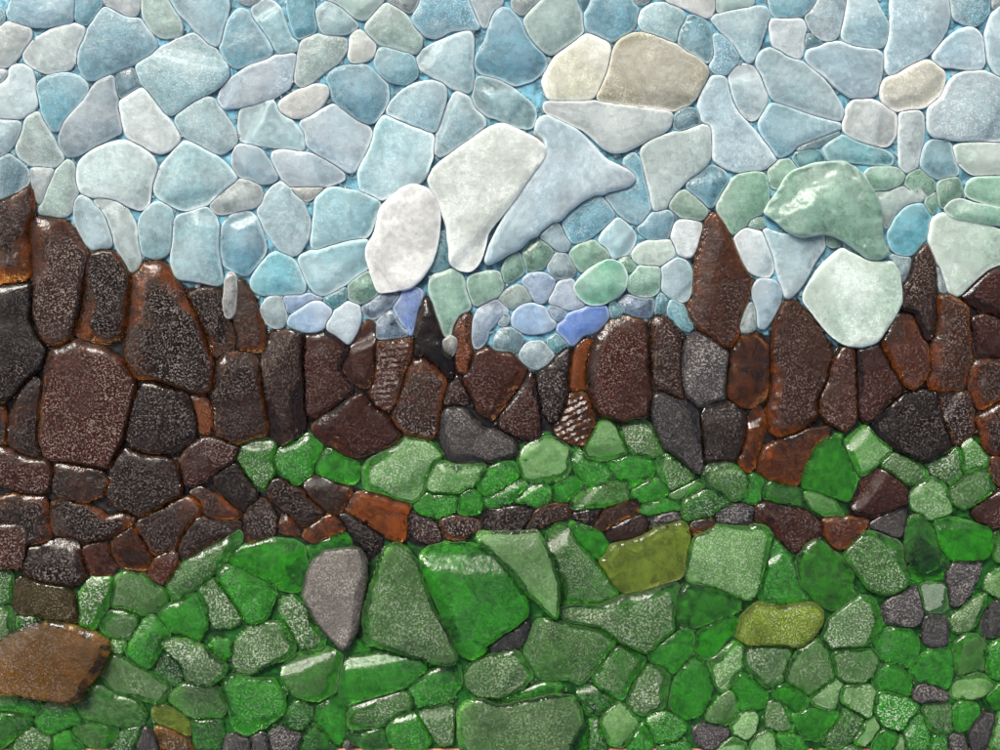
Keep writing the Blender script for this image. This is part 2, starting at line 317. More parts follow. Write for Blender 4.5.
# ------------------------------------------------------------------ the pieces, outlines read off the photograph
# «T x y» opens a tile: the outlines below it are in quarter pixels from that corner of the photograph.
# then one line per piece: colour code, flags (s heavy frost, c clear, z lies on its neighbours, r ribbed) | label : outline
OUTLINES = '''
T 0 0
b: -30 40 5 40 15 70 5 105 -30 110
b: 30 60 45 10 80 -40 280 -40 300 20 285 90 230 100 120 105 50 85
b: 305 -40 400 -40 405 20 370 80 340 100 305 85 298 40
w: 410 0 430 -50 560 -50 555 30 540 65 490 60 440 30
g: 570 -40 640 -40 690 30 725 105 720 140 650 150 605 125 580 80 567 30
a: 665 -40 890 -40 915 20 895 90 880 180 830 185 800 150 760 90 700 40
w: 950 -40 1040 -40 1035 15 990 18 950 0
b: 885 150 905 90 955 35 995 50 1035 110 1075 160 1085 205 1060 235 990 255 940 270 905 250 880 200
w: -30 110 40 90 120 110 125 150 80 215 30 265 -30 265
w: 95 210 120 175 190 130 260 100 310 97 338 110 335 150 300 240 280 275 190 295 130 265 100 240
B: 305 200 345 140 385 60 420 28 460 40 500 70 560 80 600 130 627 185 600 220 540 250 440 290 380 315 345 318 320 270
a|large pale aqua diamond-shaped glass piece: 540 260 620 205 770 135 800 140 860 200 905 260 910 305 870 345 720 435 685 455 660 450 600 370 555 310
G s: 870 405 890 350 945 300 1010 255 1110 225 1165 205 1185 225 1165 300 1155 345 1090 390 1000 420 890 432
w: -30 275 30 285 20 330 -30 340
w s: -30 350 30 310 45 270 85 260 125 280 140 330 150 415 125 450 70 472 10 472 -30 460
b: 140 345 200 300 260 292 330 315 348 340 345 380 290 440 250 480 235 522 205 515 180 480 165 410
G: 450 300 462 360 470 420 480 480 485 525 440 545 370 580 300 620 262 620 238 580 245 510 270 470 340 390 400 320
B c: 465 300 530 270 545 320 555 345 490 395 470 370
w s: 470 420 500 380 560 350 590 370 640 440 700 510 718 555 680 595 640 612 580 590 510 550 485 480
a: 700 470 760 420 820 388 860 400 900 470 945 530 940 575 885 612 830 600 760 560 715 520
a: 955 530 957 470 965 435 1000 428 1080 398 1110 430 1155 475 1215 545 1212 600 1150 590 1060 580 990 572 960 555
a: -30 480 60 480 82 495 70 540 40 590 10 622 -30 630
g: 110 460 150 445 180 500 220 570 260 630 215 668 130 660 85 630 65 595 90 540
B: -30 645 30 615 75 645 118 690 115 735 60 765 0 800 -30 805
w: 125 675 165 667 215 675 190 740 165 815 150 800 130 745
g: 265 640 290 650 300 700 315 760 290 835 260 865 165 860 160 830 190 750 225 680
w s|large off-white six-sided glass piece: 300 700 325 640 365 605 450 570 510 562 570 590 620 640 625 690 600 745 590 820 560 835 500 815 400 790 330 770 302 745
a: 615 730 640 670 700 600 740 560 800 580 880 640 945 700 940 730 900 760 830 815 740 840 660 810 620 770
l: 930 620 945 580 1000 578 1040 600 1095 680 1108 710 1070 730 1000 728 950 700 930 660
T 250 0
a: 10 30 40 0 95 10 125 40 140 100 165 160 190 170 185 210 120 215 80 170 40 110 10 70
b: 150 -40 245 -40 255 50 262 115 245 140 190 155 175 120 155 50
a: 260 45 310 5 350 20 400 70 430 110 400 130 300 140 280 110
g: 300 -40 540 -40 530 0 470 75 430 75 370 30 310 0
w c: 545 -40 690 -40 670 20 640 50 600 30 555 5
g: 460 110 490 60 540 12 600 40 640 90 685 140 680 185 655 215 590 205 530 180 480 150
b: 650 80 690 -40 850 -40 890 40 920 110 880 120 800 115 745 150 690 140 660 115
G: 870 -40 1010 -40 1000 30 965 60 950 110 925 110 890 40
W|small white rounded glass piece: 395 230 400 170 410 130 430 118 480 155 498 180 490 220 465 240 410 248
g: 180 290 195 200 215 155 260 140 330 148 385 160 385 200 350 245 290 290 210 350 185 330
b: 500 250 515 195 570 190 640 215 665 260 665 305 620 335 560 325 520 295
a: 665 240 700 195 800 150 875 120 887 150 885 250 890 350 870 370 820 355 740 310 680 275
b c: 895 255 920 200 950 150 955 80 975 35 1000 28 1040 45 1080 95 1120 160 1170 225 1182 265 1140 310 1060 340 990 320 920 290
a c: 895 330 915 308 990 310 1050 360 1125 420 1140 460 1125 512 1070 505 1000 478 930 450 892 425
W s: 108 430 130 400 200 360 260 340 305 345 315 370 285 420 230 465 150 468 115 455
b c: 310 310 340 275 400 265 470 265 500 300 545 340 550 390 530 440 490 490 440 480 390 440 340 410 325 360
a: 550 430 600 370 660 335 720 325 770 335 780 370 770 440 745 525 700 520 620 490 550 455
a: 735 610 740 560 770 470 800 410 825 362 870 390 945 490 900 530 830 580 760 625
l: 200 490 250 460 340 415 360 440 410 480 470 510 490 535 470 600 445 640 410 690 360 670 280 620 220 570 225 530
l: 85 615 130 597 240 615 320 650 370 690 375 715 310 740 250 755 150 745 130 710 110 680
a s: 445 650 470 600 500 520 530 460 600 485 690 520 735 545 730 610 710 670 690 715 650 745 580 770 520 798 460 770 440 750 435 690
W: 150 748 230 738 295 745 285 770 230 798 190 780 160 760
W s z|large white frosted wedge-shaped glass piece: 705 715 740 655 860 570 950 505 1005 488 1060 510 1145 550 1187 592 1178 640 1120 710 1060 800 1000 870 950 930 935 1010 910 1060 880 1085 835 1082 795 1055 792 990 780 900 755 820 720 755
T 500 0
w: 50 0 100 -40 180 -40 150 10 110 45 85 58 55 35
g: 95 90 130 30 175 -10 220 -40 280 -40 310 20 333 90 325 130 290 165 210 220 150 190 110 140
B: 300 -40 365 -40 350 20 335 40 320 20
b: 335 70 355 20 375 -40 530 -40 548 30 535 110 500 130 445 165 420 160 370 135 340 105
w c: 510 -30 600 -30 590 5 545 20 520 10
a: 550 85 570 40 620 15 680 15 730 50 740 75 710 130 700 170 640 150 570 120
W: 655 -40 850 -40 855 20 840 70 810 65 740 30 670 15
b c r|ribbed clear blue glass piece: 715 120 735 80 770 60 820 85 850 150 855 220 835 255 780 215 745 205 710 165
g: 860 -40 1010 -40 1010 25 900 35 870 55
a: 838 72 900 50 990 32 1060 30 1072 55 1050 130 1010 240 990 250 950 200 890 130
b: 840 140 880 140 930 180 948 230 940 260 905 300 860 295 835 265 850 220
Y s|cream-coloured rounded glass piece: 170 330 185 290 230 215 290 175 330 145 375 138 430 165 440 210 425 290 390 370 350 400 230 402 195 398
y|large olive-beige smooth glass piece: 450 210 480 160 530 138 580 133 650 150 740 205 800 240 830 280 815 320 780 390 740 425 690 442 560 425 440 410 385 395 400 350 435 270
w: 175 420 200 405 380 405 560 430 680 445 690 480 660 520 600 550 500 600 450 605 410 585 365 540 330 510 260 490 190 455
a c: 690 480 720 430 790 440 800 490 750 515 710 525
l: 790 430 805 375 845 308 880 297 910 325 930 420 990 500 1050 565 1105 635 1060 668 1000 682 960 685 900 670 850 635 845 560 840 500 800 480
l s: 912 320 930 275 975 257 1015 275 1045 320 1065 375 1055 430 1015 478 985 475 945 430 920 370
l s|long pale blue glass shard with a pointed tip: 150 480 190 460 250 480 320 535 345 560 420 640 470 665 525 690 540 715 515 745 430 765 330 800 260 860 130 950 60 1000 -60 1060 -40 980 30 850 100 740 165 650 190 590 175 550 140 520
w: 560 600 600 560 700 530 800 500 835 500 845 560 840 620 810 680 740 720 690 770 660 830 620 850 600 800 580 720
b c: 740 740 780 700 840 660 900 690 910 740 880 790 840 830 790 800
b: 490 640 530 610 560 640 575 700 595 770 600 840 560 895 510 880 455 830 415 780 520 755 555 715 535 685
m: 860 820 885 755 940 705 1005 680 1060 700 1070 760 1060 830 1000 890 930 940 900 900
T 750 0
b: 70 -40 270 -40 265 10 235 50 190 68 120 72 90 60
w s: 78 80 130 72 215 78 222 120 212 180 200 235 170 225 130 205 95 190 85 140
l: 220 70 240 40 290 -40 385 -40 370 60 350 140 320 165 280 150 240 110
a: 365 130 380 60 400 -40 480 -40 520 50 555 110 540 180 490 193 420 185 375 165
l s: 560 20 575 -40 780 -40 800 40 780 120 740 190 690 230 620 270 580 300 550 295 538 260 545 180 565 80
b: 790 -30 960 -40 950 50 900 105 850 90 810 70
l s: 725 230 760 180 820 130 880 108 920 140 935 180 930 265 900 280 820 265 760 265
l s: 935 150 960 70 1000 20 1060 0 1060 300 990 300 960 260 940 210
w: 960 -40 1060 -40 1060 10 1000 10 970 40
l: 30 220 70 195 110 200 150 235 200 245 250 280 300 330 350 400 375 450 360 485 280 465 200 440 110 405 70 370 50 310 28 260
l: 220 230 235 195 300 175 350 170 420 185 500 195 530 225 515 330 505 375 440 392 400 385 350 350 300 300 250 270
B c: 225 130 260 165 300 175 240 190 220 180
Y: 515 350 540 320 620 270 690 240 730 250 775 290 770 340 760 390 710 420 620 440 560 440 530 410
w: 370 490 385 430 420 395 480 400 560 430 585 470 580 540 550 580 480 575 400 545 370 520
w: 595 450 640 440 685 450 690 550 680 600 660 680 620 690 600 670 595 560
l: 710 430 760 380 810 310 870 285 930 285 1000 320 1060 350 1060 560 980 562 900 555 830 555 740 550 712 520
b: 35 500 60 440 80 415 150 425 250 465 360 490 365 520 280 550 200 580 110 630 80 580 50 540
t c: 290 600 320 560 370 540 430 570 540 605 570 630 560 660 480 650 380 640 310 640
t c: 170 640 190 600 240 595 290 610 300 640 250 670 200 680
a c: 180 590 280 550 360 515 350 540 290 570 200 610
a c: 680 640 690 590 730 560 780 560 810 590 815 640 830 700 760 710 710 700 690 680
M: 800 590 850 575 1060 570 1060 700 940 700 880 690 830 650
m: 75 680 110 645 160 640 200 680 150 720 110 750 80 740
m: 455 700 480 672 560 668 620 690 600 730 560 770 510 770
m: 620 740 640 680 680 680 730 720 740 760 700 790 640 790
T 0 188
w c: 835 70 880 20 940 -30 1000 -40 1040 0 1045 60 985 85 900 100 860 100
k: -30 60 50 40 120 -10 135 20 130 90 115 150 118 250 125 340 90 365 20 370 -30 380
n s|tall warm brown glass piece with a pale speckled face: 115 150 150 120 200 118 250 130 295 165 320 220 350 255 335 310 325 390 320 470 300 560 285 605 240 628 190 615 160 580 140 500 135 380 130 260
l: 290 50 320 28 350 45 375 70 405 90 430 140 445 190 440 235 400 245 370 250 340 210 310 160 300 100
w|white crescent-shaped glass piece: 370 50 420 38 470 50 510 95 540 150 560 230 560 290 555 320 530 340 505 310 475 250 445 180 420 110
k s: 345 300 365 260 410 245 460 265 495 300 520 350 515 430 505 540 480 590 410 620 340 615 300 580 315 520 340 430
a: 550 160 565 110 600 70 640 55 680 80 690 130 685 200 670 260 630 283 570 265 552 220
a: 690 140 710 115 760 100 815 75 850 100 870 150 870 230 875 310 885 370 870 390 820 375 760 365 700 360 685 310 690 220
k s|large dark brown triangular glass piece: 525 390 540 340 575 305 630 297 670 315 700 370 740 440 780 510 810 580 835 660 848 740 850 800 800 820 700 800 620 770 540 750 515 700 505 600
k: 750 430 800 405 880 400 900 520 940 600 920 640 850 670 835 620 800 520
W c z|narrow white upright glass sliver: 895 360 920 330 945 345 947 420 940 500 920 525 895 515 885 460 893 420
b c: 878 240 890 150 930 105 990 95 1030 130 1050 200 1060 250 1020 310 980 350 930 330 890 300
n: 945 400 955 365 1000 420 1030 500 1062 600 1060 640 1030 650 950 640 942 560
k s: -30 400 60 390 125 385 130 440 110 520 140 590 185 650 170 700 120 750 60 820 0 860 -30 870
r s|large reddish-brown square glass piece: 180 750 190 680 220 640 290 605 360 615 430 650 500 700 535 760 525 870 505 930 480 1016 430 1108 340 1118 260 1090 175 1070 150 1016 150 950 165 850
T 0 375
k: 850 50 870 -40 900 -80 960 -90 1020 -70 1040 0 1060 110 1075 200 1060 240 1000 255 930 270 870 235 850 190
k: 30 220 60 120 100 40 140 10 165 30 158 150 150 260 170 330 120 320 60 290 35 260
k: -40 130 15 120 25 200 25 270 -40 280
k: 510 250 530 130 570 30 620 20 720 55 755 80 785 200 770 260 700 300 600 315 530 290
o: 760 80 810 85 850 140 850 190 825 238 795 220 785 150
r s: -40 275 30 300 100 325 190 350 208 385 200 440 165 475 110 470 40 445 -40 420
k: 215 430 225 350 300 345 370 360 410 390 430 430 410 470 340 505 270 500 220 470
k: 430 460 450 380 490 290 560 310 680 335 710 370 725 430 715 480 650 520 560 562 480 530 440 500
r: 720 340 760 280 820 250 900 265 950 290 930 340 850 400 770 440 730 430
k: 845 405 940 347 1000 420 1025 480 970 545 920 510 870 450
k: 760 470 800 450 880 490 965 555 930 575 850 575 810 540
k: -40 500 60 480 180 485 195 550 205 650 160 675 110 675 100 610 -40 590
r z: -40 590 70 592 115 620 115 660 95 745 70 775 -40 775
k s: 185 570 210 510 250 497 330 515 400 545 430 575 500 550 545 572 510 610 440 640 370 668 300 640 220 630
k: 540 590 620 540 700 495 780 485 815 510 800 550 750 590 720 650 690 705 620 720 580 670
k: 715 700 740 630 790 570 870 580 965 590 950 620 870 660 790 690 740 725
k c: 440 710 470 640 525 600 560 650 605 720 600 730 580 785 500 770
k: 100 750 120 680 240 660 290 650 320 700 345 790 330 815 270 840 150 830 105 800
r: 330 700 380 660 430 670 445 740 460 770 440 800 390 800 345 770
r: 600 760 650 700 700 700 710 750 680 800 640 835 600 820 590 790
f: 670 830 720 760 850 680 950 610 968 640 900 750 830 810 760 860 700 900 670 870
T 250 188
l: 30 95 60 40 90 0 140 -30 180 20 215 70 240 140 235 190 200 250 170 272 140 265 100 220 60 160
a: 245 200 260 120 265 20 330 0 400 15 490 30 520 65 500 110 480 170 460 200 380 210 270 245 250 240
a s: 190 275 270 245 380 212 465 200 470 250 475 310 430 350 370 390 300 430 270 425 220 360
t: 5 370 40 310 90 260 150 262 190 310 220 370 215 425 130 425 30 420 10 400
t c: 290 440 330 420 385 395 385 440 350 470 315 470
m c: 390 400 420 360 470 335 490 350 515 400 500 435 460 460 410 455 395 440
b: 720 330 735 290 760 190 770 170 790 230 795 310 760 335
W s z|large white frosted oval glass pebble: 600 0 650 -20 710 0 745 45 762 100 755 200 735 290 690 360 640 405 560 415 515 420 500 400 480 340 460 280 460 235 490 190 505 130 520 70 560 35
m c: 715 380 740 340 800 325 840 345 860 400 880 470 860 500 820 530 800 585 770 590 755 540 730 470
m: 865 390 880 350 960 335 1000 340 1010 380 1000 420 950 455 900 470 875 430
l: 40 490 70 440 110 430 140 460 145 520 125 560 80 550
p: 145 540 180 490 250 440 310 470 330 500 300 550 260 580 200 570
l: 300 540 340 490 390 450 435 470 440 530 420 590 395 625 360 600 320 570
p c: 445 480 490 440 560 415 600 430 570 470 530 500 480 525
P: 570 470 620 410 670 400 690 430 665 500 655 580 640 595 600 560 580 510
p c: 500 570 520 520 560 480 600 530 655 580 620 595 540 605 505 600
p: 130 430 220 425 300 440 250 450 200 480 150 500
k c: 650 590 680 480 700 430 730 470 760 560 790 640 810 690 800 760 760 740 690 670 655 680
o: 810 570 840 500 870 495 880 540 880 640 890 760 850 760 820 700 825 620
W c z|tiny white glass drop over the brown pieces: 765 610 800 585 828 605 822 650 795 685 768 660
p c: 885 550 920 475 970 445 1020 460 1040 510 990 530 950 560 940 610 905 640 885 610
r: 360 720 400 640 440 580 470 530 495 540 500 620 500 720 495 780 460 795 400 770
r r: 500 615 560 603 655 600 640 680 620 760 590 850 560 880 500 870 485 840 495 740
T 250 375
f: -50 320 -10 270 60 250 100 270 90 340 90 400 55 450 20 435 -10 400
e c: -80 750 -60 700 0 680 90 655 180 665 225 700 230 760 200 850 170 860 100 840 0 790
k: -20 640 -25 580 0 520 50 495 90 530 110 580 105 625 60 640 0 665
n: 45 40 50 -50 70 -130 90 -172 150 -174 205 -168 213 -90 215 0 218 130 212 220 180 250 125 275 90 255 75 180 55 90
r: 218 140 215 0 212 -100 225 -160 290 -168 350 -145 400 -100 370 -40 370 0 410 50 330 125 260 165 230 160
k: 570 170 600 60 620 -20 650 -60 690 -75 740 -50 780 0 770 60 755 150 745 230 710 255 640 240 580 205
r: 840 0 880 -70 940 -105 1040 -95 1100 -10 1080 40 1040 90 1000 150 965 172 920 150 890 90 850 40
n: 770 110 790 60 830 0 850 40 875 90 860 115 800 120
r|wide reddish-brown diamond-shaped glass piece: 250 210 290 160 370 110 450 70 475 90 500 130 560 180 600 230 590 260 530 290 440 322 370 320 320 280 260 240
s s|grey-white speckled boot-shaped glass piece: 755 220 765 155 800 122 850 135 890 180 930 220 1000 225 1055 265 1065 305 1010 335 930 345 820 352 790 330 770 280
e: 90 340 130 290 190 250 240 238 290 280 280 340 240 390 200 430 170 440 130 390
e c: 250 350 300 300 330 290 380 330 430 350 435 410 400 435 340 420 270 390
q s|wide pale green speckled glass piece: 450 380 480 340 560 300 620 250 700 260 740 290 765 320 740 345 710 400 690 470 670 500 610 505 530 470 460 450
q: 710 400 740 345 830 355 930 350 940 380 900 430 830 470 740 470 700 450
e: 910 450 945 385 990 345 1055 350 1080 385 1040 430 990 470 940 485
e: 660 520 700 475 800 478 832 490 825 540 780 560 720 572 680 560
e: 830 500 870 455 910 470 928 510 910 545 860 555 825 545
e: 930 500 985 465 1070 425 1115 445 1080 480 1020 515 960 525
k: 220 430 260 400 330 430 405 455 395 500 350 555 290 530 240 490
k: 70 470 90 420 150 420 200 460 260 510 292 545 260 580 200 600 140 540
k: 110 590 140 560 180 590 195 630 150 630 110 620
k c: 210 640 260 590 320 555 370 590 385 620 320 640 260 670
k: 355 560 400 550 450 590 525 650 510 690 480 715 430 680 390 620
o c: 380 540 410 480 460 470 540 490 630 515 625 570 610 660 560 645 480 600 420 570
n: 630 580 650 550 720 575 765 620 760 660 710 670 650 640
k: 755 600 770 570 830 565 900 580 920 600 870 630 820 660 775 640
k: 930 590 945 555 1000 530 1080 525 1135 530 1120 570 1080 635 1020 625 960 610
e c: 230 690 300 660 380 620 400 660 395 690 330 710 260 740 230 740
T 250 562
S s z|pale grey speckled pointed glass piece among the green: 205 130 220 60 240 0 300 -50 380 -60 440 -60 468 -10 470 60 455 150 430 270 400 340 370 360 320 310 270 250 230 190
f s z|tall green triangular glass piece with a white-speckled face: 450 300 445 200 480 90 510 0 540 -60 580 -85 630 -60 670 -5 700 90 740 190 790 280 830 370 820 410 770 415 680 390 560 355 470 335
e|large deep green glass piece: 680 -20 720 -65 800 -75 900 -65 980 -15 1040 60 1090 130 1110 200 1060 260 990 300 940 350 890 385 850 370 820 320 780 240 730 130
f: 115 190 130 150 170 135 210 170 260 260 295 300 290 350 240 370 200 340 160 260
f: 125 450 150 400 200 365 300 340 365 370 350 440 340 510 300 545 230 557 170 520
e: 355 500 370 430 400 380 450 365 560 370 690 400 700 430 640 480 560 520 480 545 390 575 365 550
e: 630 510 690 460 760 420 830 410 840 480 800 540 740 570 660 570
f: 390 620 400 575 500 545 590 525 640 520 650 570 580 610 520 650 440 660 395 660
e: 270 580 310 550 360 540 380 590 375 680 350 725 300 680 270 630
d: 140 620 160 580 200 550 250 560 245 620 200 665 150 660
e: 540 680 580 620 640 600 690 650 725 700 700 738 580 738 550 720
f s: 680 610 710 580 780 565 808 590 805 720 760 725 720 690
d: 190 740 220 690 260 650 300 690 340 740 330 790 190 790
s: 70 690 130 660 210 690 190 760 90 780
s: 0 700 40 670 80 700 95 790 0 790
d: 395 690 430 700 530 670 560 735 440 738 400 735
s: 380 735 400 705 430 720 435 738 385 738
e: 380 360 430 310 450 340 480 350 400 375
T 500 188
b: 250 140 290 90 390 25 430 60 460 115 400 160 340 210 290 218 265 190
a: 390 220 420 170 465 120 500 140 540 190 530 230 500 270 450 280 430 250
b: 545 165 600 100 660 85 690 110 680 160 670 205 600 205
a: 150 190 215 130 240 160 275 220 265 250 235 248
m: 670 70 710 20 740 12 800 40 830 100 800 130 730 115
w s: 680 190 700 140 750 125 800 140 808 170 790 240 760 275 715 265 690 230
M: 525 265 545 235 600 210 680 205 700 240 690 285 640 310 580 312 540 295
m: 275 270 310 230 370 210 420 235 440 270 400 300 330 335 300 310
N z|bright mint green rounded glass pebble: 290 400 320 350 370 310 440 280 490 300 512 350 505 400 470 440 400 470 350 468 310 435
m c: 90 290 100 240 130 200 180 220 210 255 200 290 160 320 120 335
l: 190 300 220 265 265 265 300 320 290 355 240 360 200 340
m: 10 330 30 280 70 258 95 290 90 340 40 375 15 370
l s: 640 390 640 320 680 280 740 290 770 350 750 440 720 455 670 430
m: 510 400 530 340 560 305 630 310 650 350 630 410 580 443 540 430
m: 470 290 500 270 540 310 530 330 510 330
p: 90 370 130 335 180 345 220 370 200 430 160 465 120 430
g: 0 430 60 390 110 400 130 450 90 460 40 480 5 470
p: 190 450 230 380 290 360 300 410 340 460 320 480 240 480
p: 45 520 90 460 150 465 190 490 225 545 190 570 120 580 60 560
P|bright blue glass piece at the lower edge of the pale pieces: 225 560 270 510 330 480 420 470 440 510 400 570 330 580 290 630 250 600
p c: 470 450 510 430 600 440 620 460 600 510 550 515 490 490
t c: 435 480 450 452 490 480 480 515 445 515
t c: 620 470 640 420 662 440 660 490 640 505 622 495
t: 665 480 690 440 730 470 770 550 755 570 720 560 680 520
a c: -20 600 10 560 60 565 90 600 70 650 20 660 -20 650
G: 80 660 110 620 170 615 220 665 200 710 140 722 90 695
t c: 190 610 230 580 270 620 235 660 200 640
l: -10 540 0 490 35 490 40 520 20 550
p c: 190 480 230 470 260 500 240 530 205 520
n|pointed dark brown glass piece rising into the pale blue: 775 440 780 310 800 190 820 130 850 103 890 140 930 210 965 290 995 370 985 440 960 520 940 610 900 640 850 600 790 550 755 520 750 470
w s: 930 215 950 165 1000 155 1045 180 1080 250 1095 320 1065 360 1020 345 985 330 955 280
w: 955 545 975 490 1000 455 1022 500 1020 545 1005 572 970 575
T 500 375
r s: 350 -10 352 -100 390 -168 440 -215 490 -232 550 -222 592 -188 592 -100 600 0 602 90 580 165 545 172 490 180 430 165 385 150 365 80
n: 605 30 598 -150 610 -215 640 -240 690 -215 715 -170 715 -60 720 0 730 95 690 85 650 65 610 60
s s: 735 40 730 -40 745 -130 780 -168 830 -150 912 -90 905 0 895 100 840 105 790 128 745 85
o: 275 0 285 -70 310 -115 350 -140 372 -135 355 -80 340 -30 335 60 300 70 275 50
k: 145 20 190 -50 260 -105 282 -95 270 0 265 80 235 185 200 185 165 140 155 80
r: 0 155 50 90 100 10 125 -10 145 30 155 120 155 180 150 250 80 250 0 215
k c r|black ribbed glossy glass piece: 215 210 250 140 280 80 320 65 350 90 375 170 370 230 330 275 280 265 240 245
q s: 340 290 370 220 420 180 460 210 490 270 505 310 450 330 400 335 345 335
f s: 480 230 500 195 540 178 580 185 610 220 630 280 645 320 590 325 530 310 500 270
s c s|glossy grey pointed glass piece with pale rim: 605 130 615 85 650 68 700 90 780 130 795 200 805 290 805 370 785 390 740 350 700 310 650 280 620 220
k: 805 170 830 130 870 115 910 110 970 150 980 200 950 310 930 335 870 340 815 345 808 260
k c: 950 340 985 260 1000 160 1030 125 1058 180 1040 270 1010 370 985 385
k c: 905 70 905 0 920 -90 960 -150 1010 -165 1060 -120 1070 -30 1068 90 1000 125 950 115
q s: 75 340 100 290 170 255 240 260 275 300 280 370 250 410 180 430 110 420 80 385
e: 285 330 300 285 340 330 410 360 435 395 420 430 380 445 340 435 300 380
e: 435 350 500 325 590 330 615 370 600 410 560 440 520 440 460 390
f: 625 335 660 320 720 360 775 400 740 430 680 455 650 420
f: 805 400 840 355 900 350 960 380 990 420 980 470 930 500 880 470 830 450
e: 525 480 560 430 620 415 660 440 665 475 620 500 550 505
f: 290 490 340 460 430 430 500 440 512 490 460 510 380 530 290 530
e: 60 500 110 450 180 440 210 470 195 510 130 520
e: 215 450 270 420 310 400 330 430 310 470 260 500 220 500
q c: 670 490 740 440 800 425 815 440 760 480 700 495
d: 720 540 740 490 800 465 860 460 910 500 915 520 850 550 770 575 730 570
e: 545 540 570 520 640 500 700 505 720 530 680 545 600 560
k: 95 620 130 550 200 515 270 520 285 545 230 570 180 590 130 610
k: 290 555 340 540 405 535 390 570 350 600 310 580
k: 375 600 410 540 480 520 540 500 560 520 540 560 470 590 410 615
n: 425 640 450 600 510 570 570 560 590 590 570 630 510 660 450 660
s: 595 575 640 550 700 545 730 575 680 595 620 600
s: 865 545 900 525 960 520 1015 535 1015 570 1000 600 930 595 870 580
k: 760 600 780 580 850 580 840 600 800 625 765 640
e c: 275 590 330 590 400 630 435 680 420 720 380 730 310 660
T 500 562
q z|long pale green smooth glass wedge: -100 -90 -90 -125 0 -125 80 -125 150 -130 190 -70 215 0 240 90 240 180 230 230 190 210 110 130 40 50 -30 -20
f: 185 -100 230 -150 270 -140 300 -90 380 0 440 80 475 130 400 165 250 170 245 90 215 0
v c|bright olive-lime glossy glass piece: 395 0 425 -60 530 -95 600 -110 655 -155 720 -170 752 -130 750 -60 738 40 690 75 590 110 500 125 450 85
q: 740 40 755 -60 790 -110 870 -145 980 -150 1060 -145 1090 -110 1070 -30 1045 40 1030 120 980 145 930 130 860 100 760 85
f s: 245 190 280 168 390 165 420 150 560 120 700 80 710 100 705 180 685 230 690 270 640 310 580 360 530 340 470 310 400 260 280 240 250 220
f: 95 380 120 280 150 232 200 235 280 250 380 265 440 295 462 325 420 380 370 440 310 482 270 460 200 472 150 450
f: 370 460 400 420 450 340 500 345 580 385 550 440 520 480 490 545 440 535 390 500
f s: 510 550 540 480 590 415 640 410 675 450 670 530 640 590 570 605 530 590
e: 590 365 640 330 700 290 750 265 770 300 765 350 740 390 690 440 650 420 610 400
e: 680 560 690 490 730 420 770 375 820 410 845 460 835 530 800 600 750 625 690 590
d c: 705 200 710 130 750 90 800 95 880 120 960 160 950 185 880 220 800 250 750 262 720 240
e c: 780 350 790 290 830 260 900 230 950 225 945 260 900 300 860 370 820 385 790 370
q: 830 390 900 350 950 310 975 340 970 400 930 470 890 520 850 470
f s: 820 620 840 590 900 520 940 520 955 550 940 620 890 650 840 640
s s: 770 670 800 645 880 655 915 670 910 700 860 740 810 735 780 710
f z|large frosted green glass piece at the bottom edge: -175 600 -140 550 -60 545 0 575 120 545 230 525 300 535 325 590 340 650 290 720 270 800 -150 800 -170 700
e c: 0 560 120 510 200 475 240 480 240 510 120 545 0 580 -50 560
f s: -140 450 -100 400 -30 370 50 350 100 390 130 450 80 500 0 535 -80 530 -130 500
s c: 0 360 -60 340 20 290 100 240 120 250 110 300 60 345
d: 310 520 340 490 420 520 460 550 410 600 350 610
q: 400 650 420 590 480 560 510 590 550 640 530 690 490 735 430 720
e: 500 730 540 680 570 640 610 700 590 760 540 770
e: 590 650 600 610 650 600 710 620 740 660 700 710 640 720 600 690
d: 340 760 350 700 375 610 400 660 420 730 420 790 360 790
e c: 270 790 290 700 350 640 360 690 340 790
q s: 920 650 960 600 1010 585 1022 620 1015 680 970 710 930 690
q s: 860 760 890 710 940 698 975 720 985 790 860 790
e: 640 730 700 715 750 720 760 790 620 790
e: 925 490 950 440 1000 465 1065 520 1050 575 1000 590 960 590 940 540
T 750 562
v s|olive-green rough glass piece: -50 310 -45 240 0 190 40 160 90 170 120 185 200 160 260 170 290 205 280 250 240 300 210 330 100 330 0 330
f s: -20 340 30 335 150 340 160 370 130 470 90 505 50 500 0 430 -20 400
f: 145 460 160 400 200 350 270 310 300 340 340 450 290 490 230 525 180 510
f s: 290 300 310 240 380 180 440 135 490 150 520 210 520 260 480 310 430 340 330 345
s s: 525 180 560 150 620 125 665 95 680 130 690 190 670 240 610 265 550 240
h: 670 100 700 80 780 95 790 130 780 190 740 205 690 190
s: 690 230 720 210 780 215 785 260 780 325 740 335 690 320
s: 790 90 775 40 820 0 920 -10 900 70 870 130 830 175 800 170
e c: 630 20 650 -30 740 -30 780 10 770 60 700 75 640 60
f: 375 -25 410 -85 470 -118 540 -108 605 -65 625 0 630 75 590 110 540 128 480 105 430 45
e: 30 130 70 40 90 -100 150 -20 190 60 230 150 150 160 60 160
f c: 190 100 190 0 210 -70 260 -100 300 -60 380 0 410 50 400 110 420 130 330 190 280 160 230 110
e: 485 330 520 280 570 262 640 270 668 310 665 370 630 415 580 415 520 380
e: 635 440 660 390 720 355 790 350 803 380 800 460 780 505 700 480 650 460
f s: 330 380 345 350 400 345 480 355 515 380 500 430 450 485 390 480 345 450
e: 490 480 520 420 560 405 610 430 640 480 635 530 560 525 500 500
q: 365 510 400 490 490 495 497 530 480 610 460 615 410 580 365 550
q s: 245 540 300 500 350 470 368 490 350 540 330 590 280 580 250 560
e s: 500 560 520 520 560 510 620 540 668 570 650 620 610 670 550 660 510 630
s s: 645 530 690 485 740 500 790 525 780 555 690 565 650 550
f: 820 320 860 290 930 300 940 330 935 430 890 435 830 450 820 390
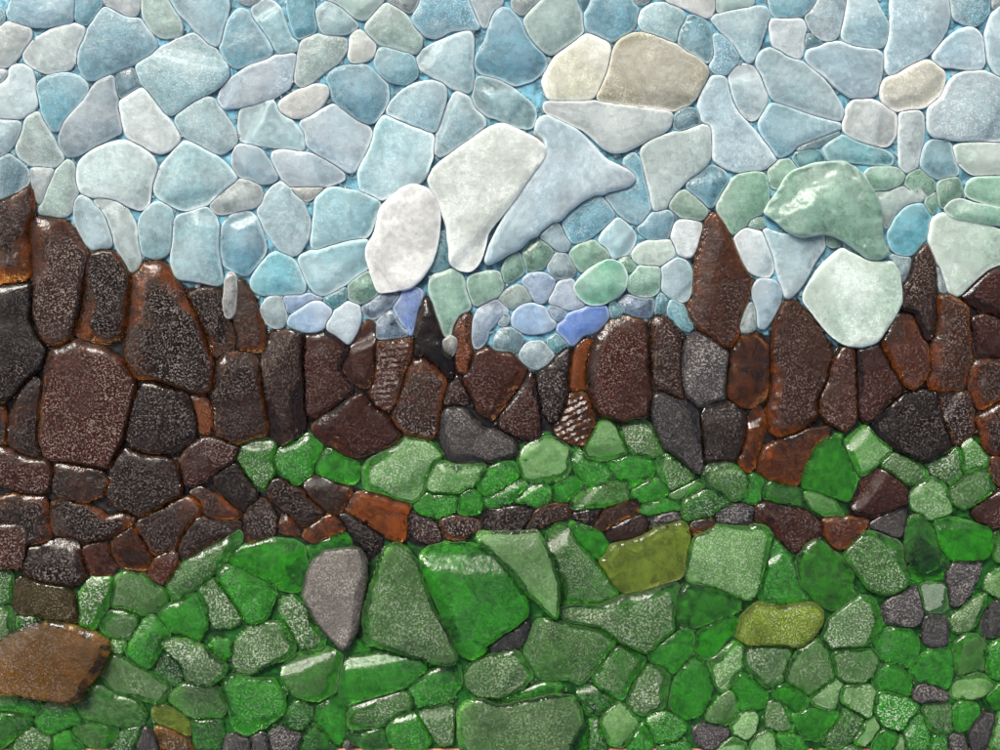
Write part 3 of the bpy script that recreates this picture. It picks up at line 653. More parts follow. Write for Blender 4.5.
q s: 805 490 850 455 900 435 940 460 975 490 930 530 870 550 810 535
f s: 800 260 810 220 850 190 890 150 935 125 930 180 900 240 860 280 820 275
s c: 930 300 925 240 950 190 990 150 1060 150 1060 280 980 290
q: 935 100 950 60 1000 30 1060 20 1060 135 990 140
f: 690 570 740 560 800 570 805 640 800 690 740 680 700 640
e: 810 580 850 555 900 570 910 600 870 660 830 670 808 640
s: 870 700 890 650 940 600 970 605 965 690 930 750 890 760
e: 940 350 1000 310 1060 310 1060 470 950 450
e c: 950 540 1000 490 1060 490 1060 600 980 580
q: 970 680 1000 590 1060 600 1060 760 960 740
e: 610 680 640 610 690 620 710 690 700 790 620 790
q s: 410 700 450 650 500 620 515 650 490 700 450 730 420 725
f c s: 290 720 340 650 380 590 450 625 440 670 400 720 340 760
e c: 170 620 220 590 310 600 350 600 320 650 270 710 220 700
e c: 80 500 150 490 200 500 235 560 200 600 150 560 100 540
f s: 60 620 70 560 120 560 160 620 170 680 120 670 70 660
q s: 0 740 30 690 80 670 110 700 120 790 0 790
e: 105 690 160 680 210 720 240 790 120 790
e: 500 700 540 670 590 690 580 740 540 780 480 780
q: 590 690 620 690 630 750 600 790 550 780
e: 720 790 730 700 770 690 790 730 780 790
s: 790 740 800 680 850 700 870 760 850 790 800 790
f: 350 760 380 730 440 740 450 790 350 790
e: 250 760 300 750 340 790 250 790
T 750 375
n s r|ridged brown glass piece with a pale speckled face: 80 220 72 130 90 0 95 -150 110 -230 140 -288 175 -290 225 -240 275 -170 320 -85 300 -40 300 20 265 90 265 160 200 210 120 240
r: 275 110 290 60 320 0 350 -80 380 -115 410 -105 415 0 420 90 415 180 380 220 320 190 285 160
r: 430 40 430 -100 470 -115 520 -120 560 -50 600 30 590 70 540 120 490 180 460 190 440 160
k: 880 70 870 0 890 -50 950 -70 1060 -60 1060 70 1000 90 930 135 900 120
k: 910 170 960 130 1060 80 1060 300 1000 320 940 300 925 230
k: 490 200 550 130 610 80 690 60 740 70 755 130 770 190 800 260 790 310 740 335 670 340 600 310 540 270 500 240
k: 765 150 760 80 800 65 870 70 885 90 882 230 840 270 810 275 790 220
k c: 30 340 60 290 130 260 220 225 310 205 310 230 260 280 220 350 190 435 120 435 60 400 30 380
e c: 205 410 230 340 270 270 330 250 360 240 375 290 400 350 420 400 415 460 390 498 330 480 260 460 215 440
q: 380 270 400 250 450 205 490 225 570 295 520 340 450 400 430 380 400 330
f: 520 360 580 310 640 335 700 370 712 395 680 430 620 430 570 390
r s: 410 520 430 460 460 410 510 380 560 400 630 455 620 510 560 545 480 570 420 550
f: 690 360 760 320 830 290 850 330 840 400 800 435 750 410 710 380
q: 850 290 870 250 910 290 952 340 940 370 890 380 850 385
f: 790 470 840 420 900 380 940 375 955 420 960 460 920 500 850 530 810 510
q: 630 490 660 450 730 405 770 430 790 490 800 540 760 565 710 570 660 540
r: 890 540 940 500 1000 465 1060 440 1060 590 960 610 900 570
n: 960 370 960 330 1060 315 1060 440 1000 440 970 410
r: 10 540 30 515 70 505 140 525 220 555 280 590 285 630 240 660 200 700 170 700 120 650 60 590 10 580
r: 290 575 340 565 400 570 480 575 440 620 400 680 350 690 310 650
s: 475 600 530 560 610 525 620 560 600 640 560 640 500 610
d: 50 460 80 425 150 440 205 460 195 510 130 510 60 495
e: 0 440 0 400 40 395 55 420 45 490 20 510 -20 500
q: 215 470 270 470 330 500 375 560 300 560 240 520
e c: 740 580 800 575 880 590 950 610 985 660 940 720 900 745 800 735 770 690
d c: 615 750 625 640 640 570 680 560 720 620 760 710 790 750 780 790 700 790 640 760
f: 960 640 1000 620 1060 620 1060 750 980 740
T 750 188
m c z x|large mint green glossy shell-like glass lump: 50 100 80 50 110 10 150 -60 250 -100 360 -110 400 -95 450 -60 500 20 525 90 525 160 535 230 560 260 520 290 470 285 430 255 380 215 330 190 280 185 240 195 200 200 140 170 100 130
l: 50 160 120 190 220 190 295 185 300 230 250 300 210 380 155 440 140 430 100 300 70 220
l: 20 460 10 400 40 360 90 370 130 410 110 480 60 560 30 555
M s z|large pale grey-green glass piece hanging over the brown pieces: 200 440 260 330 320 270 365 235 400 255 470 290 520 295 570 290 600 340 610 450 595 490 550 560 510 620 450 638 380 630 320 590 270 530
m: 300 200 330 165 375 180 370 220 330 235 305 225
t: 550 190 570 120 620 70 680 55 715 110 710 170 690 220 650 265 600 272 565 240
l: 560 270 600 275 640 280 640 330 615 375 600 350 585 310
g: 500 10 560 0 680 0 720 40 680 55 620 70 570 120 545 170 530 100
M|large pale green pointed glass piece at the right edge: 710 200 720 130 770 100 830 130 940 150 1000 175 1060 180 1060 290 1000 310 940 340 880 395 825 435 790 420 770 360 740 280
m z: 770 85 800 50 840 40 900 60 1060 90 1060 150 970 150 880 135 800 120
m: 745 -10 780 -40 830 -40 845 30 800 45 770 80 750 50
m: 860 30 870 -30 960 -50 1060 -40 1060 80 960 65
t c: 380 190 420 230 450 280 390 250 370 215
m: -10 120 40 115 60 150 30 165 -10 160
l c: 745 310 770 350 785 420 760 415 748 380
m: 690 40 740 10 745 60 730 100 715 90
r: 525 630 560 545 590 505 650 508 680 570 705 650 720 735 690 760 650 800 610 780 570 720
n s: 600 480 610 400 640 320 660 260 695 222 725 270 745 340 745 450 740 570 715 600 690 600 670 550 650 500
n: 720 700 735 600 748 500 750 430 800 425 860 470 875 560 888 670 865 760 845 805 770 812 715 795
r s: 840 440 880 390 940 330 1000 305 1060 300 1060 540 1000 530 950 500 890 460
r: 880 520 960 500 1060 560 1060 680 960 680 900 670 885 600
T 0 562
f: -40 50 20 35 50 60 45 150 0 170 -40 170
f s: -40 190 40 180 62 210 50 280 10 305 -40 310
V|flat brown-olive glass piece at the left edge: 50 180 60 80 90 55 190 80 260 95 300 140 310 200 300 235 180 225 60 200
A s z|large amber-brown glass piece at the left edge: -40 330 60 270 160 235 260 245 380 275 440 320 440 360 400 450 350 500 330 550 270 570 170 550 60 530 -40 530
d: 60 220 130 210 170 230 70 270
f: 315 160 330 110 370 60 440 50 450 100 430 170 415 210 370 265 325 240
f: 445 130 460 60 520 38 580 50 640 100 675 130 620 200 590 212 510 190 450 180
f s: 400 250 430 200 490 190 540 210 545 250 510 310 460 305 420 280
e: 500 360 550 270 600 210 650 240 675 290 640 340 620 400 590 425 530 400
q|tiny light green glass pebble: 445 330 460 310 500 315 510 340 480 365 455 355
f s: 410 450 420 400 460 372 540 400 620 450 680 490 675 530 630 565 540 535 460 515
d: 620 400 650 365 710 410 728 460 700 490 650 460 620 440
f s z|curved frosted green glass piece: 635 325 670 303 750 305 810 330 850 370 910 410 900 450 840 495 780 500 740 470 720 410 670 360
e: 630 200 680 170 750 135 790 130 820 180 820 260 790 310 740 280 680 270 640 240
f: 790 110 850 60 870 90 930 160 970 220 920 255 860 260 830 200 810 150
e: 865 45 890 5 950 20 1000 50 1060 80 1100 110 1075 180 1050 240 1010 250 970 220 920 140
e: 835 340 860 305 920 315 920 370 890 390 850 370
f s: 922 380 945 315 1000 255 1060 240 1130 245 1160 300 1180 350 1150 385 1070 400 1000 440 950 445
f: 300 560 380 500 400 500 450 530 540 550 580 600 560 645 470 655 370 630 300 590
f: 670 540 730 490 800 490 870 500 905 570 880 615 800 620 740 600 710 570
v c|small bright lime glass bar: 610 590 640 565 700 600 755 640 765 690 740 700 680 660 615 625
V: 620 660 680 665 760 700 770 760 700 800 640 750
d: 765 640 820 625 880 630 890 680 870 750 800 790 770 720
e: 890 490 925 450 1000 470 1090 470 1130 530 1130 600 1060 650 1000 690 960 695 930 630
e: -40 545 100 545 165 570 140 610 60 600 -40 560
e: 140 630 170 580 230 560 300 580 315 630 250 660 180 690
d: -40 640 40 600 130 620 120 660 60 690 0 740 -40 740
f: 60 750 80 690 120 660 200 700 210 790 60 790
f: 300 660 360 640 470 660 470 700 440 735 370 735 300 700
e: 220 700 270 680 320 720 340 790 210 790
d: 440 740 480 680 550 660 560 690 530 790 440 790
s: 540 720 580 660 620 690 650 790 540 790
s: 900 700 960 680 1000 710 1020 790 880 790
'''
PAL = {  # code: (display colour, frost left, category, name)
    'a': ((154, 203, 212), 0.48, 'sky', 'blue_glass_piece'),
    'b': ((118, 187, 205), 0.44, 'sky', 'blue_glass_piece'),
    'B': ((110, 171, 190), 0.42, 'sky', 'blue_glass_piece'),
    't': ((112, 200, 212), 0.42, 'sky', 'blue_glass_piece'),
    'p': ((156, 190, 224), 0.5, 'sky', 'violet_glass_piece'),
    'P': ((90, 144, 220), 0.5, 'sky', 'violet_glass_piece'),
    'w': ((188, 206, 206), 0.54, 'sky', 'white_glass_piece'),
    'W': ((200, 205, 198), 0.7, 'sky', 'white_glass_piece'),
    'l': ((166, 198, 207), 0.48, 'sky', 'white_glass_piece'),
    'G': ((148, 174, 182), 0.46, 'sky', 'white_glass_piece'),
    'Y': ((200, 202, 182), 0.6, 'sky', 'white_glass_piece'),
    'y': ((176, 172, 136), 0.62, 'sky', 'beige_glass_piece'),
    'g': ((166, 196, 188), 0.46, 'sky', 'mint_glass_piece'),
    'm': ((146, 202, 174), 0.42, 'sky', 'mint_glass_piece'),
    'N': ((120, 200, 165), 0.45, 'sky', 'mint_glass_piece'),
    'M': ((178, 204, 188), 0.6, 'sky', 'mint_glass_piece'),
    'k': ((19, 15, 14), 0.74, 'brown', 'brown_glass_piece'),
    'n': ((42, 26, 20), 0.72, 'brown', 'brown_glass_piece'),
    'r': ((52, 22, 14), 0.64, 'brown', 'brown_glass_piece'),
    'o': ((120, 62, 20), .45, 'brown', 'brown_glass_piece'),
    's': ((58, 56, 56), 0.72, 'brown', 'grey_glass_piece'),
    'S': ((98, 96, 88), 0.85, 'brown', 'grey_glass_piece'),
    'e': ((44, 140, 36), 0.24, 'green', 'green_glass_piece'),
    'f': ((70, 100, 56), 0.5, 'green', 'green_glass_piece'),
    'd': ((34, 68, 34), 0.34, 'green', 'green_glass_piece'),
    'q': ((108, 152, 90), 0.5, 'green', 'green_glass_piece'),
    'h': ((126, 142, 128), 0.7, 'green', 'green_glass_piece'),
    'v': ((118, 142, 8), 0.2, 'green', 'olive_glass_piece'),
    'V': ((64, 56, 22), 0.5, 'brown', 'olive_glass_piece'),
    'A': ((96, 66, 18), 0.45, 'brown', 'amber_glass_piece'),
}


def read_outlines():
    out, ox, oy = [], 0, 0
    for ln in OUTLINES.strip().splitlines():
        if ln.startswith('T '):
            ox, oy = map(float, ln.split()[1:])
            continue
        head, pts = ln.split(':')
        head, _, label = head.partition('|')
        fl = head.split()
        a = np.array(pts.split(), float).reshape(-1, 2) * (250 / 997)
        out.append((fl[0], set(fl[1:]), label.strip(), a + (ox, oy)))
    return out


# ------------------------------------------------------------------ geometry helpers
def mesh_obj(name, verts, faces, mat, parent=None, smooth=True):
    me = bpy.data.meshes.new(name)
    me.from_pydata([tuple(v) for v in verts], [], faces)
    me.materials.append(mat)
    if smooth:
        me.shade_smooth()
    o = bpy.data.objects.new(name, me)
    COL.objects.link(o)
    o.parent = parent
    return o


def area_of(p):
    q = np.roll(p, -1, 0)
    return 0.5 * float(np.sum(p[:, 0] * q[:, 1] - q[:, 0] * p[:, 1]))


def chaikin(p, k, n):
    for _ in range(n):
        q = np.roll(p, -1, 0)
        r = np.empty((len(p) * 2, 2))
        r[0::2] = p * (1 - k) + q * k
        r[1::2] = p * k + q * (1 - k)
        p = r
    return p


def resample(p, step):
    q = np.vstack([p, p[:1]])
    L = np.concatenate([[0], np.cumsum(np.hypot(*np.diff(q, axis=0).T))])
    n = max(14, int(L[-1] / step))
    t = np.linspace(0, L[-1], n, endpoint=False)
    return np.stack([np.interp(t, L, q[:, 0]), np.interp(t, L, q[:, 1])], 1)


def seg_dist(P, poly):
    a = poly
    b = np.roll(poly, -1, 0)
    ab = b - a
    l2 = np.maximum((ab ** 2).sum(1), 1e-9)
    t = np.clip(((P[:, None] - a[None]) * ab[None]).sum(2) / l2[None], 0, 1)
    c = a[None] + t[..., None] * ab[None]
    return np.sqrt(((P[:, None] - c) ** 2).sum(2)).min(1)


def inside(P, poly):
    x, y = P[:, 0][:, None], P[:, 1][:, None]
    a = poly
    b = np.roll(poly, -1, 0)
    c = ((a[:, 1] > y) != (b[:, 1] > y)) & (x < (b[:, 0] - a[:, 0]) * (y - a[:, 1]) / (b[:, 1] - a[:, 1] + 1e-12) + a[:, 0])
    return c.sum(1) % 2 == 1


def sstep(x):
    x = np.clip(x, 0, 1)
    return x * x * (3 - 2 * x)


# ------------------------------------------------------------------ the mosaic
root = bpy.data.objects.new('sea_glass_mosaic', None)
COL.objects.link(root)
root['label'] = 'sea glass mosaic picture with pale blue sky, dark brown ridge and green foreground'
root['category'] = 'mosaic'

outlines = []      # smoothed outlines, kept for the glue bed


def normals(p):
    n = np.roll(p, -1, 0) - np.roll(p, 1, 0)
    n = np.stack([n[:, 1], -n[:, 0]], 1)
    return n / np.maximum(np.hypot(n[:, 0], n[:, 1])[:, None], 1e-6)


def outline_of(i, code, poly):
    cat = PAL[code][2]
    if area_of(poly) < 0:
        poly = poly[::-1]
    size = math.sqrt(abs(area_of(poly)))
    soft = cat == 'sky'
    p = chaikin(poly, 0.17 if soft else 0.08, 2)
    p = resample(p, 2.2 if size > 24 else 1.6)
    # small wear along the edge
    amp = 0.5 if soft else 0.95
    wob = np.array([noise.noise((x * .09, y * .09, i * 3.1)) + (.6 * noise.noise((x * .28, y * .28, i * 1.7)) + (0 if soft else .5 * noise.noise((x * .6, y * .6, i * 2.3)))) for x, y in p])
    return p + normals(p) * (wob * amp + 0.3)[:, None]


def fit(pieces):
    """neighbours lie edge to edge: close the slack between two outlines, back off where they cross"""
    for _ in range(2):
        tot = sum(len(q[4]) for q in pieces)
        kd = kdtree.KDTree(tot)
        info = []
        for k, (code, fl, label, poly, p) in enumerate(pieces):
            if 'z' in fl:
                continue
            for (x, y), n_ in zip(p, normals(p)):
                kd.insert((x, y, 0), len(info))
                info.append((k, x, y, n_[0], n_[1]))
        kd.balance()
        new = []
        for k, (code, fl, label, poly, p) in enumerate(pieces):
            if 'z' in fl:
                new.append(p)
                continue
            lim = 0.9 if PAL[code][2] == 'sky' else 1.2
            g = np.zeros(len(p))
            for m, (x, y) in enumerate(p):
                g[m] = lim
                for co, idx, dist in kd.find_range((x, y, 0), 8.0):
                    k2, qx, qy, a, b = info[idx]
                    if k2 != k:
                        sd = dist if (x - qx) * a + (y - qy) * b > 0 else -dist
                        g[m] = min(lim, max(-2.0, .5 * sd - .45))
                        break
            g = (np.roll(g, 1) + 2 * g + np.roll(g, -1)) / 4
            new.append(p + normals(p) * g[:, None])
        pieces = [q[:4] + (p,) for q, p in zip(pieces, new)]
    return pieces


def build_piece(i, code, fl, label, p):
    rng = random.Random(1000 + i)
    col, frost, cat, name = PAL[code]
    soft = cat == 'sky'
    size = math.sqrt(abs(area_of(p)))
    p = resample(p, 2.2 if size > 24 else 1.6)
    nrm = normals(p)
    cen = p.mean(0)
    # thickness and profile, in pixels
    Tk = min(14.0, max(4.5, (0.11 if soft else 0.16) * size)) * rng.uniform(.85, 1.2)
    R = min((0.09 if soft else 0.06) * size, 4.5 if soft else 3.5) * rng.uniform(.7, 1.3)
    R = max(R, 1.3)
    base = 1.0 + (4.5 if 'z' in fl else 0.0) + rng.uniform(0, 1.0 if soft else 2.6)
    rimh = 0.38 * Tk
    # interior points: rings that follow the outline, then a grid
    pts = [p]
    for dd in (0.5, 1.3, 2.6, 4.6):
        if dd > size * .3:
            break
        q = p - nrm * dd
        q = q[::1 if dd < 2 else 2]
        ok = inside(q, p) & (seg_dist(q, p) > dd * .85)
        pts.append(q[ok])
    g = max(3.0, size / 16)
    lo, hi = p.min(0), p.max(0)
    gx, gy = np.meshgrid(np.arange(lo[0], hi[0], g), np.arange(lo[1], hi[1], g * .87))
    gx[1::2] += g / 2
    G = np.stack([gx.ravel(), gy.ravel()], 1)
    G = G + np.array([[rng.uniform(-.15, .15) * g, rng.uniform(-.15, .15) * g] for _ in range(len(G))])
    ok = inside(G, p)
    G = G[ok]
    if len(G):
        dG = seg_dist(G, p)
        G = G[dG > min(5.6, size * .3)] if size > 16 else G[dG > 2.0]
        pts.append(G)
    P = np.vstack(pts)
    n0 = len(p)
    cv, ce, cf, ov, oe, of = delaunay_2d_cdt([Vector(v) for v in P], [(k, (k + 1) % n0) for k in range(n0)], [], 1, 1e-4)
    V = np.array([(v[0], v[1]) for v in cv])
    D = seg_dist(V, p)
    D[D < 1e-3] = 0
    dmax = max(D.max(), 1e-3)
    # top: rounded shoulder, slight dome, tilt, lumps
    bang = rng.uniform(0, 2 * math.pi)
    off = V - cen
    cosb = (off @ np.array([math.cos(bang), math.sin(bang)])) / np.maximum(np.hypot(off[:, 0], off[:, 1]), 1e-6)
    wide = np.ones(len(V)) if soft else 1 + rng.uniform(.5, 4.0) * np.clip(cosb - .1, 0, 1)
    wide = np.minimum(wide, .35 * size / R)
    wide = np.maximum(wide, 1.0)
    sh = np.sqrt(1 - (1 - np.clip(D / (R * wide), 0, 1)) ** 2)
    dome = sstep(D / dmax)
    H = rimh + (Tk - rimh) * (sh * .87 + dome * .13)
    ang = rng.uniform(0, 2 * math.pi)
    tdir = np.array([math.cos(ang), math.sin(ang)])
    ext = np.abs((V - cen) @ tdir).max()
    H += sh * ((V - cen) @ tdir) / max(ext, 1) * Tk * rng.uniform(.02, .14 if soft else .28)
    ns = 0.9 / max(size, 12) * 2.2
    lump = np.array([noise.noise((x * ns, y * ns, i * 7.7)) + .45 * noise.noise((x * ns * 2.6, y * ns * 2.6, i * 5.1)) for x, y in V])
    H += sh * lump * Tk * (.11 if soft else .14)
    # broken faces
    nf = 0
    if not soft:
        nf = rng.choice((1, 2, 2, 3, 4)) if cat == 'green' else rng.choice((0, 1, 1, 2))
    elif 'c' in fl:
        nf = rng.choice((1, 2, 3))
    elif rng.random() < .5:
        nf = rng.choice((1, 1, 2))
    for _ in range(nf):
        a = rng.uniform(0, 2 * math.pi)
        dv = np.array([math.cos(a), math.sin(a)])
        u = (V - cen) @ dv
        e = u.max()
        s0 = rng.uniform(.25, .75) * e
        cut = Tk * rng.uniform(.86, .98) - (u - s0) * rng.uniform(.18, .6)
        cut = np.maximum(cut, rimh * 1.02)
        H = np.where(D > 0, np.minimum(H, cut), H)
    # a shallow conchoidal chip on some
    if rng.random() < (.2 if soft else .4) and size > 22:
        k = rng.randrange(len(V))
        r = size * rng.uniform(.1, .2)
        dd = np.hypot(*(V - V[k]).T)
        H -= np.where(D > 0, Tk * .16 * sstep(1 - dd / r), 0)
    if 'x' in fl:
        H += sh * 4.6 * np.array([1 - 2.2 * abs(noise.noise((x * .07 + 2 * noise.noise((x * .03, y * .03, 1)), y * .09, 4.0))) for x, y in V])
    if 'r' in fl:
        a = rng.uniform(-.5, .5)
        u = (V - cen) @ np.array([math.sin(a), math.cos(a)])
        H += sh * np.sin(u * 2 * math.pi / 6.0) * .7
    H = np.where(D > 0, np.maximum(H, rimh), rimh)
    # the body below the rim
    edge_idx = list(range(n0))            # input points keep their order in the output
    zr = BOARD_TOP + (base + rimh) * S
    k = (ZREF + CAM_H - zr) / CAM_H
    cx, cy = at(cen[0], cen[1], zr)

    def w3(x, y, h):
        return ((x - 500) * S * k - cx, (375 - y) * S * k - cy, (base + h) * S)
    verts = [w3(x, y, h) for (x, y), h in zip(V, H)]
    # winding: the picture's y runs down, so outline order flips
    faces = []
    for f in cf:
        a, b, c = f[:3]
        ar = (V[b][0] - V[a][0]) * (V[c][1] - V[a][1]) - (V[c][0] - V[a][0]) * (V[b][1] - V[a][1])
        faces.append((a, c, b) if ar > 0 else (a, b, c))
    # boundary edges from the faces themselves
    cnt = {}
    for f in faces:
        for s_, t_ in zip(f, f[1:] + f[:1]):
            cnt[(s_, t_)] = 1
    bnd = {s_: t_ for (s_, t_) in cnt if (t_, s_) not in cnt}
    start = next(iter(bnd))
    loop = [start]
    while True:
        nx = bnd.get(loop[-1])
        if nx is None or nx == start or len(loop) > len(bnd):
            break
        loop.append(nx)
    rim = np.clip(1 - D / (max(R * 1.0, 1.9) if soft else max(R * 1.3, 2.2) * wide), 0, 1)
    rimv = list(rim)
    prev = loop
    for lev, ins in ((.45, .15), (.0, min(1.6, size * .06))):
        cur = []
        m = len(loop)
        for j in range(m):
            a, b, c = V[loop[j - 1]], V[loop[j]], V[loop[(j + 1) % m]]
            t = c - a
            nn = np.array([-t[1], t[0]])
            nn = nn / max(np.hypot(*nn), 1e-6)
            if nn @ (cen - b) < 0:
                nn = nn if not inside((b - nn * .5)[None], p)[0] else -nn
            q = b + nn * ins
            cur.append(len(verts))
            verts.append(w3(q[0], q[1], rimh * lev))
            rimv.append(1.0)
        for j in range(m):
            j2 = (j + 1) % m
            faces.append((prev[j2], prev[j], cur[j], cur[j2]))
        prev = cur
    faces.append(tuple(prev[::-1]) if False else tuple(prev))
    o = mesh_obj(name, verts, faces, MAT['olive' if code == 'v' else 'grey' if code in 'sS' else cat], root)
    me = o.data
    if not soft:
        me.set_sharp_from_angle(angle=math.radians(30))
    at_ = me.attributes.new('rim', 'FLOAT', 'POINT')
    at_.data.foreach_set('value', np.array(rimv, dtype=np.float32))
    o.location = (cx, cy, BOARD_TOP)
    F = frost
    if 's' in fl:
        F = min(.97, F + .2)
    if 'c' in fl:
        F *= .6 if soft else .38
    if soft and size < 26:
        F *= .55
    F = min(1, max(0, F * rng.uniform(.9, 1.08)))
    j = lambda: rng.uniform(.96, 1.04)
    jv = rng.uniform(.90, 1.08)
    o.color = (lin(col[0]) * jv * j(), lin(col[1]) * jv, lin(col[2]) * jv * j(), F)
    if label:
        o['label'] = label
    outlines.append((p, nrm, cat if not (code in 'sSVA' and cen[1] > 555) else 'green'))
    return o


PIECES = [(code, fl, label, poly, outline_of(i, code, poly)) for i, (code, fl, label, poly) in enumerate(read_outlines())]
for i, (code, fl, label, poly, p) in enumerate(fit(PIECES)):
    build_piece(i, code, fl, label, p)

# ------------------------------------------------------------------ glue bed between the pieces
# grout tint with gap shade put in; pale bed added under pieces so glass glows
GROUT_SHADE = {'sky': (lin(108), lin(164), lin(182)), 'brown': (lin(14), lin(10), lin(9)), 'green': (lin(20), lin(82), lin(18))}
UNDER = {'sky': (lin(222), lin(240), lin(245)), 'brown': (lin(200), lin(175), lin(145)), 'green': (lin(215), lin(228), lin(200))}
X0, X1, Y0, Y1 = -12, 1012, -12, 748
tot = sum(len(p) for p, _, _ in outlines)
kd = kdtree.KDTree(tot)
info = []
for p, nrm, cat in outlines:
    for (x, y), n_ in zip(p, nrm):
        kd.insert((x, y, 0), len(info))
        info.append((x, y, n_[0], n_[1], cat))
kd.balance()
st = 2.5
nx, ny = int((X1 - X0) / st) + 1, int((Y1 - Y0) / st) + 1
verts, paint = [], []
for jy in range(ny):
    py = Y0 + (Y1 - Y0) * jy / (ny - 1)
    for jx in range(nx):
        px = X0 + (X1 - X0) * jx / (nx - 1)
        _, k, dd = kd.find((px, py, 0))
        x, y, a, b, cat = info[k]
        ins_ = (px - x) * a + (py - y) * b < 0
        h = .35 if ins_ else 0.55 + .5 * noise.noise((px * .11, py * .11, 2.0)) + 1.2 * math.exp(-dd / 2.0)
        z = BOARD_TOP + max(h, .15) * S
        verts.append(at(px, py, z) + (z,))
        paint.append((UNDER if ins_ and dd > 1.5 else GROUT_SHADE)[cat] + (1.0,))
faces = [(a, a + nx, a + nx + 1, a + 1) for jy in range(ny - 1) for a in range(jy * nx, jy * nx + nx - 1)]
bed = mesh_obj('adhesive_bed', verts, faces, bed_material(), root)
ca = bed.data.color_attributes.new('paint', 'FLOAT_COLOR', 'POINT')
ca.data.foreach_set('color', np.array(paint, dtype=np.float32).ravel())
bed['label'] = 'glossy tinted adhesive with painted gap shade between the glass pieces'


# beads and smears of dried clear glue that squeezed up in the joints
rb = random.Random(77)
gv, gf = [], []
cand = []
for _ in range(6000):
    x, y, a, b, cat = info[rb.randrange(len(info))]
    px, py = x + a * rb.uniform(.6, 2.2), y + b * rb.uniform(.6, 2.2)
    if 0 < px < 1000 and 0 < py < 742:
        cand.append((px, py, a, b))
for px, py, a, b in cand[:520]:
    r1 = rb.uniform(.7, 1.6)
    r2 = r1 * rb.choice((1, 1.3, 2.2, 3.6))
    if r2 > 3:
        r1 *= .7
    zb = BOARD_TOP + rb.uniform(1.0, 3.8) * S
    n1, n2 = 9, 4
    o0 = len(gv)
    for u in range(n2):
        ph = math.pi / 2 * u / n2
        for q in range(n1):
            th = 2 * math.pi * q / n1
            c1, c2 = math.cos(th) * math.cos(ph) * r2, math.sin(th) * math.cos(ph) * r1
            z = zb + math.sin(ph) * r1 * .9 * S
            gv.append(at(px - b * c1 + a * c2, py + a * c1 + b * c2, z) + (z,))
    zt = zb + r1 * .9 * S
    gv.append(at(px, py, zt) + (zt,))
    z0 = BOARD_TOP + .1 * S
    gv.append(at(px, py, z0) + (z0,))
    for u in range(n2 - 1):
        for q in range(n1):
            k = (q + 1) % n1
            gf.append((o0 + u * n1 + q, o0 + u * n1 + n1 + q, o0 + u * n1 + n1 + k, o0 + u * n1 + k))
    for q in range(n1):
        k = (q + 1) % n1
        gf.append((o0 + (n2 - 1) * n1 + q, o0 + n1 * n2, o0 + (n2 - 1) * n1 + k))
        gf.append((o0 + q, o0 + k, o0 + n1 * n2 + 1))
beads = mesh_obj('glue_beads', gv, gf, clear_glue(), root)
beads['kind'] = 'stuff'
beads['label'] = 'tiny clear glossy glue beads in the joints between glass pieces'


# slivers and crumbs of glass wedged into the joints, far too many and too small to count
def crumbs(n, cat, code, seed):
    r_ = random.Random(seed)
    v_, f_ = [], []
    pool = [q for q in info if q[4] == cat and -5 < q[0] < 1005 and -5 < q[1] < (742 if 350 < q[0] < 485 else 752)]
    for _ in range(n):
        x, y, a, b, _c = r_.choice(pool)
        o_ = r_.uniform(0, 3.0)
        x, y = x + a * o_, y + b * o_
        rad = r_.uniform(1.6, 4.2)
        m = r_.choice((5, 6, 7))
        el = r_.uniform(.45, 1)
        rot = r_.uniform(0, 6.28)
        h0 = r_.uniform(.4, 1.2)
        th_ = r_.uniform(1.5, 3.4)
        tx, ty = r_.uniform(-.3, .3), r_.uniform(-.3, .3)
        angs = [6.2832 * (q + r_.uniform(-.3, .3)) / m for q in range(m)]
        o0 = len(v_)
        for lev, sc in ((0, .85), (.55, 1.0), (1.0, .72)):
            for an in angs:
                ex, ey = math.cos(an) * rad * sc, math.sin(an) * rad * el * sc
                dx, dy = ex * math.cos(rot) - ey * math.sin(rot), ex * math.sin(rot) + ey * math.cos(rot)
                z = BOARD_TOP + (h0 + th_ * lev + (dx * tx + dy * ty) * .6 * lev) * S
                v_.append(at(x + dx, y - dy, z) + (z,))
        for u in range(2):
            for q in range(m):
                k = (q + 1) % m
                f_.append((o0 + u * m + q, o0 + u * m + k, o0 + u * m + m + k, o0 + u * m + m + q))
        f_.append(tuple(o0 + 2 * m + q for q in range(m)))
        f_.append(tuple(o0 + q for q in reversed(range(m))))
    o = mesh_obj('glass_crumbs', v_, f_, MAT[cat], root, smooth=False)
    o['kind'] = 'stuff'
    c = PAL[code][0]
    o.color = (lin(c[0]), lin(c[1]), lin(c[2]), PAL[code][1] * .55)
    r_ = np.zeros(len(v_), dtype=np.float32)
    o.data.attributes.new('rim', 'FLOAT', 'POINT').data.foreach_set('value', r_)


for n_, cat_, code_ in ((240, 'sky', 'a'), (160, 'sky', 'w'), (90, 'sky', 't'), (150, 'brown', 'k'), (90, 'brown', 'r'),
                        (220, 'green', 'e'), (160, 'green', 'f'), (90, 'green', 'q')):
    crumbs(n_, cat_, code_, ord(code_))


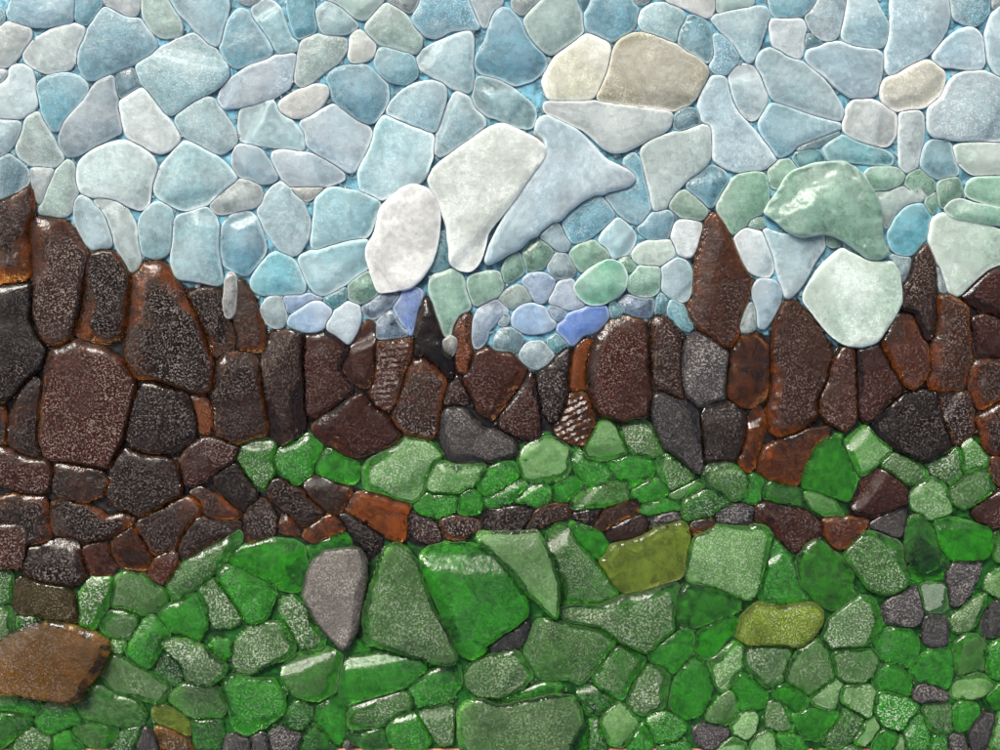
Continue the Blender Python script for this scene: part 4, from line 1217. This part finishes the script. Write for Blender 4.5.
# ------------------------------------------------------------------ board and frame
def box(name, x0, x1, y0, y1, z0, z1, mat, bevel=0.0):
    cx, cy = (x0 + x1) / 2, (y0 + y1) / 2
    b = bevel
    v, f = [], []
    rings = ((z0, 0), (z1 - b, 0), (z1, b)) if b else ((z0, 0), (z1, 0))
    for z, ins in rings:
        v += [(x0 + ins - cx, y0 + ins - cy, z), (x1 - ins - cx, y0 + ins - cy, z), (x1 - ins - cx, y1 - ins - cy, z), (x0 + ins - cx, y1 - ins - cy, z)]
    n = len(rings)
    f.append((3, 2, 1, 0))
    for r in range(n - 1):
        for j in range(4):
            k = (j + 1) % 4
            f.append((r * 4 + j, r * 4 + k, r * 4 + 4 + k, r * 4 + 4 + j))
    f.append(tuple((n - 1) * 4 + j for j in range(4)))
    o = mesh_obj(name, v, f, mat, root, smooth=False)
    o.location = (cx, cy, 0)
    return o


bx0, by1 = at(X0, Y0, BOARD_TOP)
bx1, by0 = at(X1, Y1, BOARD_TOP)
pine = wood('pale pine', (lin(205), lin(150), lin(122), 1), (lin(178), lin(120), lin(95), 1))
ply = wood('plywood', (lin(190), lin(160), lin(120), 1), (lin(165), lin(130), lin(95), 1))
box('backing_board', bx0, bx1, by0, by1, 0.0, BOARD_TOP, ply)
RW, RT = 0.018, BOARD_TOP + 0.0002
G_ = 0.0002
box('frame_rail', bx0 - RW, bx1 + RW, by0 - G_ - RW, by0 - G_, 0, RT, pine, .0004)
box('frame_rail', bx0 - RW, bx1 + RW, by1 + G_, by1 + G_ + RW, 0, RT, pine, .0004)
box('frame_rail', bx0 - G_ - RW, bx0 - G_, by0, by1, 0, RT, pine, .0004)
box('frame_rail', bx1 + G_, bx1 + G_ + RW, by0, by1, 0, RT, pine, .0004)

# ------------------------------------------------------------------ the surface under the mosaic
tt = box('table_top', -0.6, 0.6, -0.5, 0.5, -0.03, -0.0002, wood('brown table wood', (lin(120), lin(88), lin(62), 1), (lin(92), lin(64), lin(44), 1)), .003)
tt.parent = None
tt['kind'] = 'structure'
